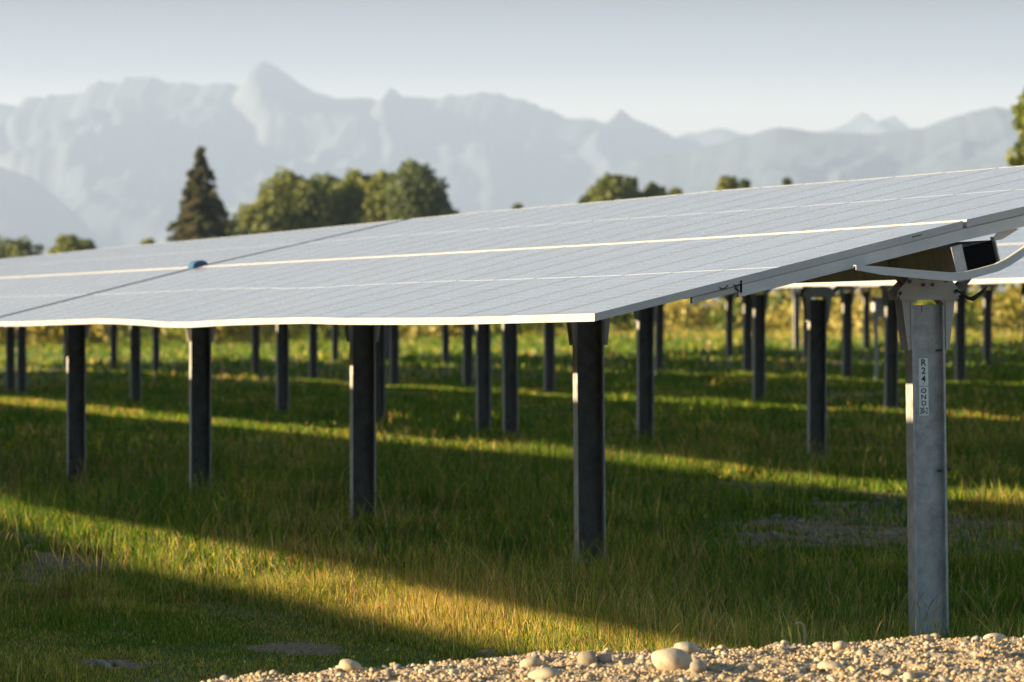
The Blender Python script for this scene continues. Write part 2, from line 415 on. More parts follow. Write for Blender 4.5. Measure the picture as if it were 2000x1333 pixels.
for i, (px, py, hw, hr, c, lb) in enumerate(ST):
    q, t, y = bank_point(px, py); r = hw*y/FPX
    rg = np.random.default_rng(100+i); ph = rg.uniform(0, 9, 3)
    d = 1+.10*np.sin(V3[:, 0]*2.1+ph[0])+.09*np.sin(V3[:, 1]*2.7+ph[1])+.05*np.sin(V3[:, 2]*4+V3[:, 0]*3+ph[2])
    v = V3*d[:, None]*np.array([r, r*.75, r*hr*1.0])
    o = npmesh('stone', v, F3, M_STONE, attrs={'tint': np.tile(np.array(c)*np.array((.72, .66, .56)), (len(v), 1))}, smooth=True)
    o.location = W(q, t, float(bank_z(np.array(q), np.array(t)))+r*hr*.45); o.rotation_euler = (rg.uniform(-.2, .2), rg.uniform(-.2, .2), rg.uniform(-.4, .4))
    tag(o, lb, 'stone', 'stones on the gravel bank')

# bent wire end sticking out of the ground
mb = MB(); q, t, y = 8.02, 23.4, 0
mb.tube([(.0, 0, -.1), (.005, 0, .05), (.0, 0, .10), (-.012, 0, .135), (-.035, 0, .155), (-.06, 0, .15), (-.075, 0, .135)], .009, 8)
mb.v = [(x*.55, y*.55, z*.55) for x, y, z in mb.v]; o = mb.build('bent_wire', plain('dull_wire', (.30, .24, .20), .6), None, True)
a = (1571-1000)/FPX; yy = 23.6; q = a*yy*c_+yy*s_; t = -a*yy*s_+yy*c_
o.location = W(q, t, ZC+(620-1252)*yy/FPX); tag(o, 'short hooked piece of brownish wire poking up behind the gravel', 'wire')

# ------------------------------------------------------------------ grass
def px_of(x, y): return 1000+FPX*x/y
PAL = dict(g=np.array([(.040, .092, .008), (.066, .135, .010), (.095, .170, .012), (.14, .205, .018)]),
           y=np.array([(.30, .31, .025), (.40, .37, .04), (.22, .28, .02)]),
           d=np.array([(.50, .34, .13), (.42, .27, .09), (.58, .44, .20), (.30, .15, .06)]))
def blades(n, y0, y1, wide, seed, hmin, hmax, w0, margin=1.3, p=1.0, extra=0.0):
    rg = np.random.default_rng(seed)
    y = (y0**2+(y1**2-y0**2)*rg.random(n))**.5
    x = rg.uniform(-1, 1, n)*(y*.1016*wide+margin)
    q = x*c_+y*s_; t = -x*s_+y*c_
    br = bare(q, t); dr = dry(q, t)
    keep = (rg.random(n) > br*.80) & (t > 21.3+0*q)
    clump = fbm(q*3.3, t*2.2, 61, 3)
    if BOOST: clump = clump+.25; keep &= (q < 6.6); dr = dr*.3
    keep &= rg.random(n) < sm(.25, .55, clump)*.9+.18
    x, y, q, t, br, dr = [a[keep] for a in (x, y, q, t, br, dr)]; n = len(x)
    tall = sm(.35, .75, fbm(q*.8, t*.4, 71, 3))
    h = (hmin+(hmax-hmin)*tall)*rg.uniform(.45, 1.25, n)**p*(1-.55*br)
    h = h*(1+extra*(rg.random(n) < .06))
    h *= np.where((q < 6.3) & (t < 31), .42, 1)
    w = w0*rg.uniform(.6, 1.4, n)
    a = rg.random(n)*6.283; lean = rg.uniform(.05, .65, n)*h; la = rg.random(n)*6.283
    z0 = gz(q, t)+bumps(x, y, br)-.006
    wx, wy = np.cos(a)*w/2, np.sin(a)*w/2; lx, ly = np.cos(la)*lean, np.sin(la)*lean
    V = np.empty((n, 5, 3), np.float32)
    V[:, 0] = np.stack([x-wx, y-wy, z0], -1); V[:, 1] = np.stack([x+wx, y+wy, z0], -1)
    V[:, 2] = np.stack([x-wx*.75+lx*.3, y-wy*.75+ly*.3, z0+h*.58], -1); V[:, 3] = np.stack([x+wx*.75+lx*.3, y+wy*.75+ly*.3, z0+h*.58], -1)
    V[:, 4] = np.stack([x+lx, y+ly, z0+h*.97], -1)
    fr = rg.random(n); col = PAL['g'][rg.integers(0, 4, n)]
    col = np.where((fr < .11+.42*dr)[:, None], PAL['y'][rg.integers(0, 3, n)], col)
    col = np.where((rg.random(n) < .03+.60*dr)[:, None], PAL['d'][rg.integers(0, 4, n)], col)
    col = col*rg.uniform(.75, 1.2, (n, 1))
    return V, np.repeat(col, 5, 0), n
BOOST = False
Vs, Cs, tot = [], [], 0
for args in [(620000, 21.5, 34, 1.25, 1, .05, .20, .0046, 1.2, 1, 1.0), (420000, 34, 60, 1.25, 2, .07, .22, .0095, 1.5, 1, .9), (230000, 60, 115, 1.2, 3, .09, .22, .024, 2), (80000, 115, 260, 1.2, 4, .12, .28, .06, 4), (200000, 21.8, 31, 1.15, 5, .04, .13, .005, .6, 1, 1.0)]:
    BOOST = args[4] == 5
    V, C, n = blades(*args); Vs.append(V.reshape(-1, 3)); Cs.append(C); tot += n
V = np.concatenate(Vs); C = np.concatenate(Cs)
F = (np.array([(0, 1, 3), (0, 3, 2), (2, 3, 4)])[None]+(np.arange(tot)*5)[:, None, None]).reshape(-1, 3)
BOOST = False; WV, WC, WN = [], [], 0
for args in [(60000, 22, 40, 1.25, 21, .05, .17, .020, 1.2, 1, .6), (60000, 40, 75, 1.25, 22, .07, .24, .028, 1.5, 1, .6)]:
    V_, C_, n_ = blades(*args); x_, y_ = V_[:, 0, 0], V_[:, 0, 1]; q_ = x_*c_+y_*s_; t_ = -x_*s_+y_*c_
    k_ = fbm(q_*4.5, t_*2.5, 91, 2) > np.where(np.abs(q_-16)<1.2, .50, .60)
    WV.append(V_[k_].reshape(-1, 3)); WC.append(C_.reshape(-1, 5, 3)[k_].reshape(-1, 3)*np.array((1.15, 1.1, 1))); WN += int(k_.sum())
def leaf_mat(name, trans=.35, attr='tint', rough=.55):
    m, nt, b = newmat(name)
    at = N(nt, 'ShaderNodeAttribute'); at.attribute_name = attr
    nt.links.new(at.outputs['Color'], b.inputs['Base Color']); b.inputs['Roughness'].default_value = rough
    b.inputs['Specular IOR Level'].default_value = .25
    tr = N(nt, 'ShaderNodeBsdfTranslucent'); nt.links.new(mixc(nt, 1.0, at.outputs['Color'], (1.5, 1.45, .7), 'MULTIPLY'), tr.inputs[0])
    mx = N(nt, 'ShaderNodeMixShader'); mx.inputs[0].default_value = trans
    nt.links.new(b.outputs[0], mx.inputs[1]); nt.links.new(tr.outputs[0], mx.inputs[2])
    nt.links.new(mx.outputs[0], nt.nodes['Material Output'].inputs[0]); return m
M_GRASS = leaf_mat('grass_blade', .5)
tag(npmesh('grass', V, F, M_GRASS, attrs={'tint': C}), 'rough green and straw coloured grass growing under and between the panel rows', 'grass', kind='stuff')

F = (np.array([(0, 1, 3), (0, 3, 2), (2, 3, 4)])[None]+(np.arange(WN)*5)[:, None, None]).reshape(-1, 3)
tag(npmesh('ground_weeds', np.concatenate(WV), F, M_GRASS, attrs={'tint': np.concatenate(WC)}), 'clumps of broader leaved weeds mixed into the grass', 'weeds', kind='stuff')
# taller seed stalks and broad weeds
def stalks(n, seed):
    rg = np.random.default_rng(seed); mbv = []; mbc = []; k = 0
    y = (22.5**2+(62**2-22.5**2)*rg.random(n)**1.2)**.5; x = rg.uniform(-1, 1, n)*(y*.125+1)
    q = x*c_+y*s_; t = -x*s_+y*c_
    ok = (bare(q, t) < .4) & (fbm(q*1.5, t, 81, 2) > .42) & ~((q < 6.2) & (t < 29)) & (t > 22)
    x, y, q, t = x[ok], y[ok], q[ok], t[ok]; n = len(x)
    h = rg.uniform(.22, .46, n); la = rg.random(n)*6.28; ln = rg.uniform(.05, .45, n)*h
    z0 = gz(q, t); w = .0010*(y/27)**.7
    Vv = []
    col = np.where((rg.random(n) < .65)[:, None], np.array((.34, .24, .11)), np.array((.15, .17, .05)))
    ks = [(0, 1, .0), (.5, 1, .25), (.82, 1, .65), (.86, 2.6, .72), (.94, 2.8, .86), (1.0, .3, 1.0)]
    for (f, ww, lf) in ks:
        zz = z0+h*f*(1-.1*f); cx = x+np.cos(la)*ln*lf; cy = y+np.sin(la)*ln*lf
        for sgn in (-1, 1): Vv.append(np.stack([cx+sgn*w*ww, cy, zz], -1))
    Vv = np.stack(Vv, 1); f0 = []
    for i in range(5): f0.append((2*i, 2*i+1, 2*i+3, 2*i+2))
    F = (np.array(f0)[None]+(np.arange(n)*12)[:, None, None]).reshape(-1, 4)
    return Vv.reshape(-1, 3), F, np.repeat(col, 12, 0)
V, F, C = stalks(9000, 9)
tag(npmesh('seed_stalks', V, F, M_GRASS, attrs={'tint': C}), 'thin dry seed stalks standing above the grass', 'grass', kind='stuff')

def weed(px, py, h, n, lb, seed, wleaf=.016, yline=None, cat='weed', spread=.5):
    """a tuft of broad leaves whose foot is seen at pixel px,py"""
    rg = random.Random(seed); a = (px-1000)/FPX
    best = None
    for i in range(800):
        y = 22+i*.08; q = a*y*c_+y*s_; t = -a*y*s_+y*c_
        if ZC+(620-py)/FPX*y <= float(gz(q, t)): break
    mb = MB(); cols = []; h *= 1.25; wleaf *= 1.35
    for k in range(int(n*1.8)):
        an = rg.uniform(0, 6.28); L = h*rg.uniform(.5, 1.1); ln = rg.uniform(.15, spread)*L; w = wleaf*rg.uniform(.6, 1.2)
        ox, oy = rg.uniform(-.05, .05), rg.uniform(-.05, .05); p = rg.uniform(0, 6.28)
        cs = [(0, .5, 0), (.45, 1, .25), (.8, .75, .65), (1, .05, 1.1)]
        vs = []
        for f, ww, lf in cs:
            zz = L*f*(1-.22*f*f); cx = ox+math.cos(an)*ln*lf; cy = oy+math.sin(an)*ln*lf
            vs += [(cx-math.cos(p)*w*ww/2, cy-math.sin(p)*w*ww/2, zz), (cx+math.cos(p)*w*ww/2, cy+math.sin(p)*w*ww/2, zz)]
        mb.add(vs, [(0, 1, 3, 2), (2, 3, 5, 4), (4, 5, 7, 6)])
        c = rg.choice([(.14, .23, .03), (.10, .18, .025), (.22, .27, .04), (.30, .29, .07)]); cols += [c]*8
    o = npmesh('weed', np.array(mb.v), np.array(mb.f), M_GRASS, attrs={'tint': np.array(cols)})
    o.location = W(q, t, float(gz(q, t))-.01); tag(o, lb, cat, 'weed tufts standing out of the grass')
weed(60, 975, .34, 9, 'tall sunlit weed at the far left behind the first lit strip', 1)
weed(165, 1000, .26, 9, 'broad leaved tuft in front of the leftmost thick post', 2)
weed(210, 985, .30, 8, 'tuft of long blades right of the leftmost thick post', 3)
weed(290, 985, .22, 9, 'low bright tuft midway between the two leftmost thick posts', 4)
weed(350, 995, .22, 12, 'leafy tuft against the foot of the second thick post from the left', 5)
weed(460, 985, .22, 6, 'small upright tuft right of the second thick post from the left', 6)
weed(1745, 940, .52, 4, 'two tall lit blades just left of the front post', 7, .02, spread=.35)
weed(1900, 950, .40, 14, 'bushy lit tuft right of the front post', 8, .014)
weed(1950, 955, .42, 12, 'bushy lit tuft at the right edge beside the lit strip', 9, .014)
weed(1340, 975, .24, 14, 'spiky lit tuft on bare soil left of the front post', 10, .014)
weed(1425, 975, .24, 9, 'second spiky lit tuft on the bare soil, with one blade leaning right', 11, .014)
weed(1230, 980, .15, 9, 'low lit tuft right of the second nearest post', 12)
weed(1520, 965, .15, 8, 'small tuft at the edge of the pale soil strip', 13)
weed(855, 935, .26, 3, 'pale arching stalk between the middle posts', 14, .012, spread=1.2)
weed(895, 940, .22, 3, 'straight pale stalk between the middle posts', 15, .012)
weed(870, 1150, .2, 7, 'dark leafy weed sprouting from the golden strip', 16, .022)
weed(1090, 1140, .2, 9, 'dark tuft just left of the second nearest post foot', 17, .016)
weed(1650, 1225, .22, 10, 'green tuft left of the front post foot', 18, .01)
weed(1500, 1228, .26, 10, 'loose tuft with thin blades near the bent wire', 19, .008, spread=.9)
weed(1930, 1215, .26, 12, 'loose grass tuft right of the front post foot', 20, .008, spread=.9)

# ------------------------------------------------------------------ posts
PZ = 1.757                          # post top of the nearest row
def galv_beam(h, D=.19, B=.118, tf=.012, tw=.009):
    mb = MB(); x0, x1, y0, y1 = -D/2, D/2, -B/2, B/2
    poly = [(x0, y0), (x0+tf, y0), (x0+tf, -tw/2), (x1-tf, -tw/2), (x1-tf, y0), (x1, y0), (x1, y1), (x1-tf, y1), (x1-tf, tw/2), (x0+tf, tw/2), (x0+tf, y1), (x0, y1)]
    mb.prism_z(poly, -.5, h)
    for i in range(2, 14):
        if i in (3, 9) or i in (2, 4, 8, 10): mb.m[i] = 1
    return mb
def arc_mb(r0=.225, r1=.262, y0=-.02, y1=.045, a0=-168, a1=-12, cz=.298, cx=.06, n=26):
    mb = MB()
    for i in range(n):
        a, b2 = R(a0+(a1-a0)*i/n), R(a0+(a1-a0)*(i+1)/n)
        P = [(cx+r*math.cos(t), y, cz+r*math.sin(t)) for y in (y0, y1) for (r, t) in ((r0, a), (r1, a), (r1, b2), (r0, b2))]
        mb.hexa([P[0], P[1], P[2], P[3], P[4], P[5], P[6], P[7]])
    return mb
def head_plate_mb():
    mb = MB()
    # outline in photo pixels of the nearest post, converted at its distance
    pl = [(1752, 589), (1875, 589), (1875, 574), (1857, 549), (1852, 547), (1832, 547), (1822, 546), (1814, 546), (1808, 550), (1800, 550), (1793, 548), (1784, 545), (1777, 545), (1752, 572)]
    pts = [((x-1814)/339, (599-y)/358) for x, y in pl]
    mb.prism_y(pts, -.078, -.070)
    mb.prism_y([(-.165, .0285), (.165, .0285), (.165, .034), (-.165, .034)], -.070, -.050)
    mb.prism_y(pts, .070, .078)
    mb.prism_z([(-.18, -.078), (-.17, -.078), (-.17, .078), (-.18, .078)], .028, .05)
    mb.prism_z([(.17, -.078), (.18, -.078), (.18, .078), (.17, .078)], .028, .05)
    return mb
def bracket_mb(sg):
    mb = MB()
    # flange plate against the post plus the tapered wing, front and rear
    for y0, y1 in ((-.060, -.054), (.054, .060)):
        top, bot = .028, -.245
        top = .0275; pts = [(.099, bot), (.118, bot), (.152, top), (.066, top), (.080, top-.010), (.090, top-.022), (.099, -.03)]
        pts = [(sg*x, z) for x, z in pts]
        if sg < 0: pts = pts[::-1]
        mb.prism_y(pts, y0, y1)
    x0, x1 = sorted((sg*.0965, sg*.102)); mb.box(x0, x1, -.066, .066, -.245, .02)
    return mb
def make_post(name='support_post'):
    root = bpy.data.objects.new(name, None)
    link(root)
    h = PZ+.075
    galv_beam(h).build('beam', [M_GALV, M_GALV], root)
    for nm, mbx in (('head_plate', head_plate_mb()), ('bearing_arc', arc_mb()), ('bracket', bracket_mb(-1)), ('bracket', bracket_mb(1))):
        o = mbx.build(nm, {'head_plate': M_PLATE, 'bearing_arc': M_DARKST, 'bracket': M_PLATE}[nm], root); o.location.z = h
    return root
def copy_tree(o, parent=None):
    c = o.copy(); COL.objects.link(c); c.parent = parent
    for ch in list(o.children): copy_tree(ch, c)
    return c
ORD = ['first', 'second', 'third', 'fourth', 'fifth', 'sixth', 'seventh', 'eighth', 'ninth', 'tenth', 'eleventh', 'twelfth', 'thirteenth', 'fourteenth', 'fifteenth', 'sixteenth', 'seventeenth', 'eighteenth', 'nineteenth', 'twentieth'] + ['further']*40
proto = make_post()
H0 = PZ+.075
# nearest post
def near_t(px):
    a = (px-1000)/FPX; zz = BASE_Q/(a*c_+s_); return zz*(c_-a*s_)
proto.location = W(BASE_Q+.02, 26.04, PZ-H0); proto.rotation_euler = (0, R(-.8), TH)
tag(proto, 'galvanised steel post nearest the camera carrying a white number sticker', 'post', 'posts under the nearest panel row')
near_done = True
BEAM2 = proto.children[0].data.copy(); BEAM2.materials[1] = M_WEBSHADE  # farther posts: shade put into the colour of web and inner faces
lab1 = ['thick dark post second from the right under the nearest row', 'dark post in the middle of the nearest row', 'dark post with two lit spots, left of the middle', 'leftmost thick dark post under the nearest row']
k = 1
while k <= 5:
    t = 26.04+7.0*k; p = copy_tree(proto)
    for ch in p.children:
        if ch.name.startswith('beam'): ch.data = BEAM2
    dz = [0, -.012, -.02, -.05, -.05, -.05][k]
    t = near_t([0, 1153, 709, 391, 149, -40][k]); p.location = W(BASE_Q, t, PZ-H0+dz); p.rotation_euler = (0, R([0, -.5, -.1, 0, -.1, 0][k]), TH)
    p['label'] = lab1[k-1] if k <= 4 else 'post of the nearest row just beyond the left edge'
    p['group'] = 'posts under the nearest panel row'
    if k == 5: 
        for ch in list(p.children): bpy.data.objects.remove(ch)
        bpy.data.objects.remove(p)
    k += 1
P1 = proto
# bolts, sticker and fixings of the nearest post
def on_post(o): o.parent = P1; return o
hx = lambda x: (x-1814)/339
hz = lambda y: H0+(599-y)/358
for bx, by in ((1776, 553), (1757.6, 575.6), (1802.5, 559.5), (1820.5, 559.5), (1847, 552), (1866, 574)):
    mb = MB(); n = 12
    x, z = hx(bx), hz(by); 
    pr = [(x+.0115*math.cos(2*math.pi*i/n), z+.0115*math.sin(2*math.pi*i/n)) for i in range(n)]
    mb.prism_y(pr, -.081, -.0782)
    pr = [(x+.0075*math.cos(2*math.pi*i/6+.3), z+.0075*math.sin(2*math.pi*i/6+.3)) for i in range(6)]
    mb.prism_y(pr, -.089, -.081); on_post(mb.build('bolt', M_BOLT))
def text_mesh(name, txt, size, loc, mat, parent, ex=.0004, xs=1.0):
    cu = bpy.data.curves.new(name, 'FONT'); cu.body = txt; cu.size = size; cu.extrude = ex; cu.align_x = 'CENTER'; cu.align_y = 'CENTER'
    cu.offset = size*.018
    o = bpy.data.objects.new(name, cu); COL.objects.link(o)
    dg = bpy.context.evaluated_depsgraph_get(); me = bpy.data.meshes.new_from_object(o.evaluated_get(dg))
    bpy.data.objects.remove(o); me.name = name; me.materials.clear(); me.materials.append(mat)
    r = bpy.data.objects.new(name, me); COL.objects.link(r); r.parent = parent
    r.rotation_euler = (math.pi/2, 0, 0); r.location = loc; r.scale = (xs, 1, 1); return r
WEB = -.0045                        # front face of the web
sx = hx(1808)+.004
for (ya, yb, chars) in ((703, 757, [('R', 712), ('2', 728), ('4', 744)]), (758.5, 815, [('O', 767), ('N', 779), ('D', 791), ('30-2', 806)])):
    mb = MB(); mb.box(sx-.027, sx+.027, WEB-.0016, WEB-.0006, hz(yb), hz(ya))
    st = on_post(mb.build('sticker', M_WHITE))
    for ch, yy in chars:
        o = text_mesh('letter' if len(ch) == 1 else 'number', ch, (.050 if ya < 750 else .036) if len(ch) == 1 else .046, (sx, WEB-.0022, hz(yy)), M_INK, st, xs=(1.0 if ya < 750 else 1.15) if len(ch) == 1 else .56)
    for yy in ((706.5, 753) if chars[0][0] == 'R' else (767, 797.5)):
        mb = MB(); n = 12; r0, r1 = .0030, .0042; zc = hz(yy)
        for i in range(n):
            a, b2 = 2*math.pi*i/n, 2*math.pi*(i+1)/n
            mb.add([(sx+r*math.cos(t), WEB-.0024, zc+r*math.sin(t)) for r, t in ((r0, a), (r1, a), (r1, b2), (r0, b2))], [(0, 1, 2, 3)])
        mb.build('ring_mark', M_INK, st)
mb = MB(); z = hz(921); mb.tube([(.058, -.030, z-.004), (.135, -.030, z+.004)], .005, 8); mb.tube([(.054, -.030, z-.004), (.068, -.030, z-.003)], .011, 6); mb.tube([(.108, -.030, z+.003), (.118, -.030, z+.003)], .011, 6)
on_post(mb.build('pin', M_BOLT))
mb = MB(); z = hz(688); mb.tube([(.052, -.03, z), (.084, -.03, z)], .007, 6); on_post(mb.build('pin', M_BOLT))
mb = MB(); mb.box(hx(1807), hx(1807)+.004, WEB-.0012, WEB-.0004, hz(613), hz(601)); on_post(mb.build('scribe_mark', M_BLACK))

# ------------------------------------------------------------------ rows
Q_L, Q_M, Q_H = 7.085, 9.135, 11.17
ROWS = {}
def row_height(k):
    """returns function (q_rel -2.05..2.05 , t) -> z of the panel top for row k (1 = nearest)"""
    if k == 1:
        Lt = [(25.4, .020), (28.5, -.002), (29.5, -.004), (31.4, -.006), (32.4, 0), (34.3, -.010), (36, -.026), (37, -.044), (38, -.026), (39.1, -.018), (40, -.008), (44.6, -.040), (80, -.06)]
        Mt = [(25.4, .517), (28.6, .500), (32.4, .490), (37, .484), (41.4, .480), (46, .474), (57, .463), (80, .45)]
        Ht = [(25.4, .966), (30.2, .956), (33.2, .953), (36.9, .961), (37.5, .954), (40.2, .947), (44, .945), (46, .935), (54, .900), (63, .875), (70, .84), (80, .80)]
        def f(q, t):
            l = ZC+np.interp(t, *zip(*Lt)); m_ = ZC+np.interp(t, *zip(*Mt)); h = ZC+np.interp(t, *zip(*Ht))
            return np.interp(q, [-2.05, 0, 2.035], [l, m_, h])
        return f
    zm = {2: 2.417, 0: 1.82, -1: 1.62}.get(k, 2.417+.165*(k-2))
    tl = {2: .181, 0: .160, -1: .172}.get(k, .150)
    rg = np.random.default_rng(k+50); kt = np.arange(-14, 400, 7.0); kv = rg.normal(0, .012, len(kt)); kv2 = rg.normal(0, .010, len(kt))
    if k == 2: kv2 = kv2*.6
    def f(q, t):
        return zm-.0012*(t-40)+q*(tl+np.interp(t, kt, kv2)*.5)+np.interp(t, kt, kv)
    return f
def module(f, q0, q1, t0, t1, org, name='module', parent=None, uvflip=False):
    """one framed module between chord positions q0..q1 (relative) and t0..t1"""
    D = .042; lip = .010
    def p(q, t, dz=0): return (q-0, t-org[1], float(f(q, t))+dz-org[2])
    o = [(q0, t0), (q1, t0), (q1, t1), (q0, t1)]; i = [(q0+lip, t0+lip), (q1-lip, t0+lip), (q1-lip, t1-lip), (q0+lip, t1-lip)]
    vs = [p(*a) for a in o]+[p(*a) for a in i]+[p(*a, -.0015) for a in i]+[p(*a, -D) for a in o]+[p(*a, -.008) for a in i]
    fs = []; mi = []
    for a in range(4):
        b2 = (a+1) % 4
        fs.append((a, b2, 4+b2, 4+a)); mi.append(0)           # top lip
        fs.append((4+a, 4+b2, 8+b2, 8+a)); mi.append(0)
        fs.append((12+a, 12+b2, b2, a)); mi.append(0)         # side
        fs.append((12+b2, 12+a, 16+a, 16+b2)); mi.append(0)   # inner side below
    fs.append((8, 9, 10, 11)); mi.append(1); fs.append((19, 18, 17, 16)); mi.append(2)
    return vs, fs, mi
def build_modules(lst, name, parent):
    V = []; F = []; Mi = []; UV = []
    for vs, fs, mi in lst:
        n = len(V); V += vs
        for f_, m_ in zip(fs, mi):
            F.append([x+n for x in f_]); Mi.append(m_)
            UV += [(0, 0), (0, 24), (6, 24), (6, 0)] if m_ == 1 else [(.5, .5)]*4
    me = bpy.data.meshes.new(name); me.from_pydata(V, [], F)
    for m_ in (M_ALU, M_GLASS, M_BACK): me.materials.append(m_)
    me.polygons.foreach_set('material_index', Mi)
    ul = me.uv_layers.new(name='UVMap'); ul.data.foreach_set('uv', np.array(UV, np.float32).ravel())
    return link(bpy.data.objects.new(name, me), parent)
PITCH = 1.005; GAP = .004
def tracker(k, tstart, nmod, label, detailed=True, group='solar trackers standing in parallel rows'):
    f = row_height(k); qc = BASE_Q+8.1*(k-1); z0 = float(gz(qc, tstart))
    org = (0, tstart, z0)
    root = empty('solar_tracker', W(qc, tstart, z0), TH); tag(root, label, 'solar tracker', group)
    allm = []
    for j in range(nmod):
        t0 = tstart+j*PITCH; t1 = t0+PITCH-GAP
        for (a, b2, dz) in ((-2.05, -.011, 0), (.011, 2.035, .002)):
            g = (lambda q, t, dz=dz: f(q, t)+dz)
            mo = module(g, a, b2, t0, t1, org)
            if detailed: build_modules([mo], 'module', root)
            else: allm.append(mo)
    if not detailed: build_modules(allm, 'module_field', root)
    # torque tube, square and hollow
    tend = tstart+nmod*PITCH-GAP; mb = MB(); hs = .083
    sl = float(f(1, tstart)-f(-1, tstart))/2; ang = math.atan(sl)
    def ctr(t): return (.035+.045, t-tstart, float(f(0, t))-.205-z0)
    nseg = max(1, int(nmod/7)); pts = [tstart-.02+(tend+.02-tstart+.02)*i/nseg for i in range(nseg+1)]
    ca, sa = math.cos(ang), math.sin(ang)
    def corner(t, u, v):
        c = ctr(t); return (c[0]+u*ca-v*sa, c[1], c[2]+u*sa+v*ca)
    for i in range(nseg):
        for (u0, u1, v0, v1) in ((-hs, hs, hs-.006, hs), (-hs, hs, -hs, -hs+.006), (-hs, -hs+.006, -hs+.006, hs-.006), (hs-.006, hs, -hs+.006, hs-.006)):
            P = [corner(t, u, v) for t in (pts[i], pts[i+1]) for (u, v) in ((u0, v0), (u1, v0), (u1, v1), (u0, v1))]
            mb.hexa(P)
    mb.build('torque_tube', M_GALV, root)
    # rails under the modules at every module joint
    rq0, rq1 = -1.26, 1.26
    def rail(t, name='rail', w=.042, hgt=.062):
        mb = MB()
        za, zb = float(f(rq0, t))-.044-z0, float(f(rq1, t))-.044-z0
        zm_ = float(f(0, t))-.044-z0
        for (qa_, za_, qb_, zb_) in ((rq0, za, 0, zm_), (0, zm_, rq1, zb)):
            y0, y1 = t-tstart-w/2, t-tstart+w/2
            mb.hexa([(qa_, y0, za_-hgt), (qb_, y0, zb_-hgt), (qb_, y1, zb_-hgt), (qa_, y1, za_-hgt), (qa_, y0, za_), (qb_, y0, zb_), (qb_, y1, zb_), (qa_, y1, za_)])
        return mb
    if detailed:
        for j in range(0, nmod+1):
            t = tstart+j*PITCH-GAP/2 if 0 < j < nmod else (tstart+.024 if j == 0 else tend-.024)
            rail(t).build('rail', M_RAIL, root)
    else:
        mb = MB()
        for j in range(0, nmod+1):
            r = rail(min(max(tstart+j*PITCH-GAP/2, tstart+.03), tend-.03)); mb.add(r.v, r.f)
        o = mb.build('rails', M_RAIL, root)
        o.name = 'rail_set'
    return root, f, z0
TS = 25.41
trA, f1, z0A = tracker(1, TS, 21, 'nearest tilted solar panel table with its open end towards the camera')
TB = TS+21*PITCH+.34
trB, _, _ = tracker(1, TB, 28, 'second panel table of the nearest row, left of the blue cover')
tracker(1, TB+28*PITCH+.3, 70, 'continuation of the nearest panel row far out to the left', False)

# --- fittings on the near end of the nearest tracker (local coordinates: x=q, y=t-TS, z)
def ex(px, tt=25.42):               # pixel x on the end plane -> q relative
    a = (px-1000)/FPX; y = tt/(c_-a*s_); return (a*y*c_+y*s_)-BASE_Q, y
def ep(px, py, tt=25.42):
    q, y = ex(px, tt); return q, ZC+(620-py)*y/FPX-z0A
# bent arm
path_u = [(1671, 518), (1720, 521), (1800, 528), (1850, 532), (1866, 532.5), (1886, 531), (1912, 525), (1945, 516), (1965, 506), (2000, 483), (2040, 452)]
path_l = [(1671, 528), (1680, 536), (1720, 537), (1800, 545), (1850, 549), (1868, 549.5), (1890, 546), (1918, 539), (1950, 530), (1972, 519), (2004, 498), (2046, 466)]
path_l = [path_l[0]]+path_l[2:]
mb = MB(); y0, y1 = -.10, -.092
for i in range(len(path_u)-1):
    A, B2 = ep(*path_u[i], 25.32), ep(*path_u[i+1], 25.32); C2, D2 = ep(*path_l[i+1], 25.32), ep(*path_l[i], 25.32)
    mb.hexa([(D2[0], y0, D2[1]), (C2[0], y0, C2[1]), (C2[0], y1, C2[1]), (D2[0], y1, D2[1]), (A[0], y0, A[1]), (B2[0], y0, B2[1]), (B2[0], y1, B2[1]), (A[0], y1, A[1])])
    # rearward flange along the upper edge
    mb.hexa([(A[0], y1, A[1]-.006), (B2[0], y1, B2[1]-.006), (B2[0], y1+.04, B2[1]-.006), (A[0], y1+.04, A[1]-.006), (A[0], y1, A[1]), (B2[0], y1, B2[1]), (B2[0], y1+.04, B2[1]), (A[0], y1+.04, A[1])])
mb.build('bent_arm', M_RAIL, trA)
# lugs fixing the arm to the tube
mb = MB(); q, z = ep(1884, 539); mb.box(q-.012, q+.012, -.0915, -.0225, z-.01, z+.004); mb.build('arm_lug', M_DARKST, trA)
# black sheet painting the dark inside of the open tube end, pale clamp strip beside it
tubec = (.080, float(f1(0, TS))-.205-z0A); sl = float(f1(1, TS)-f1(-1, TS))/2; an = math.atan(sl)
def rect(u0, u1, v0, v1, y0, y1, mb):
    ca, sa = math.cos(an), math.sin(an)
    P = [(tubec[0]+u*ca-v*sa, y, tubec[1]+u*sa+v*ca) for y in (y0, y1) for u, v in ((u0, v0), (u1, v0), (u1, v1), (u0, v1))]
    mb.hexa(P)
mb = MB(); rect(-.0835, .0835, -.0835, .0835, -.026, -.0205, mb); mb.build('tube_end_shade', M_BLACK, trA)
mb = MB(); rect(-.147, -.0845, -.095, .097, -.022, -.012, mb); rect(-.092, -.0845, -.095, .097, -.012, .06, mb); mb.build('clamp_plate', M_GALV, trA)
mb = MB(); rect(.105, .112, -.05, .095, -.01, .05, mb)
A = ep(1938, 471); B2 = ep(1985, 447); C2 = ep(1955, 468)
mb.prism_y([(A[0], A[1]), (C2[0]+.01, C2[1]), (B2[0]+.02, B2[1]), (B2[0]-.09, B2[1]+.0)], .02, .03); mb.build('tube_gusset', M_PLATE, trA)
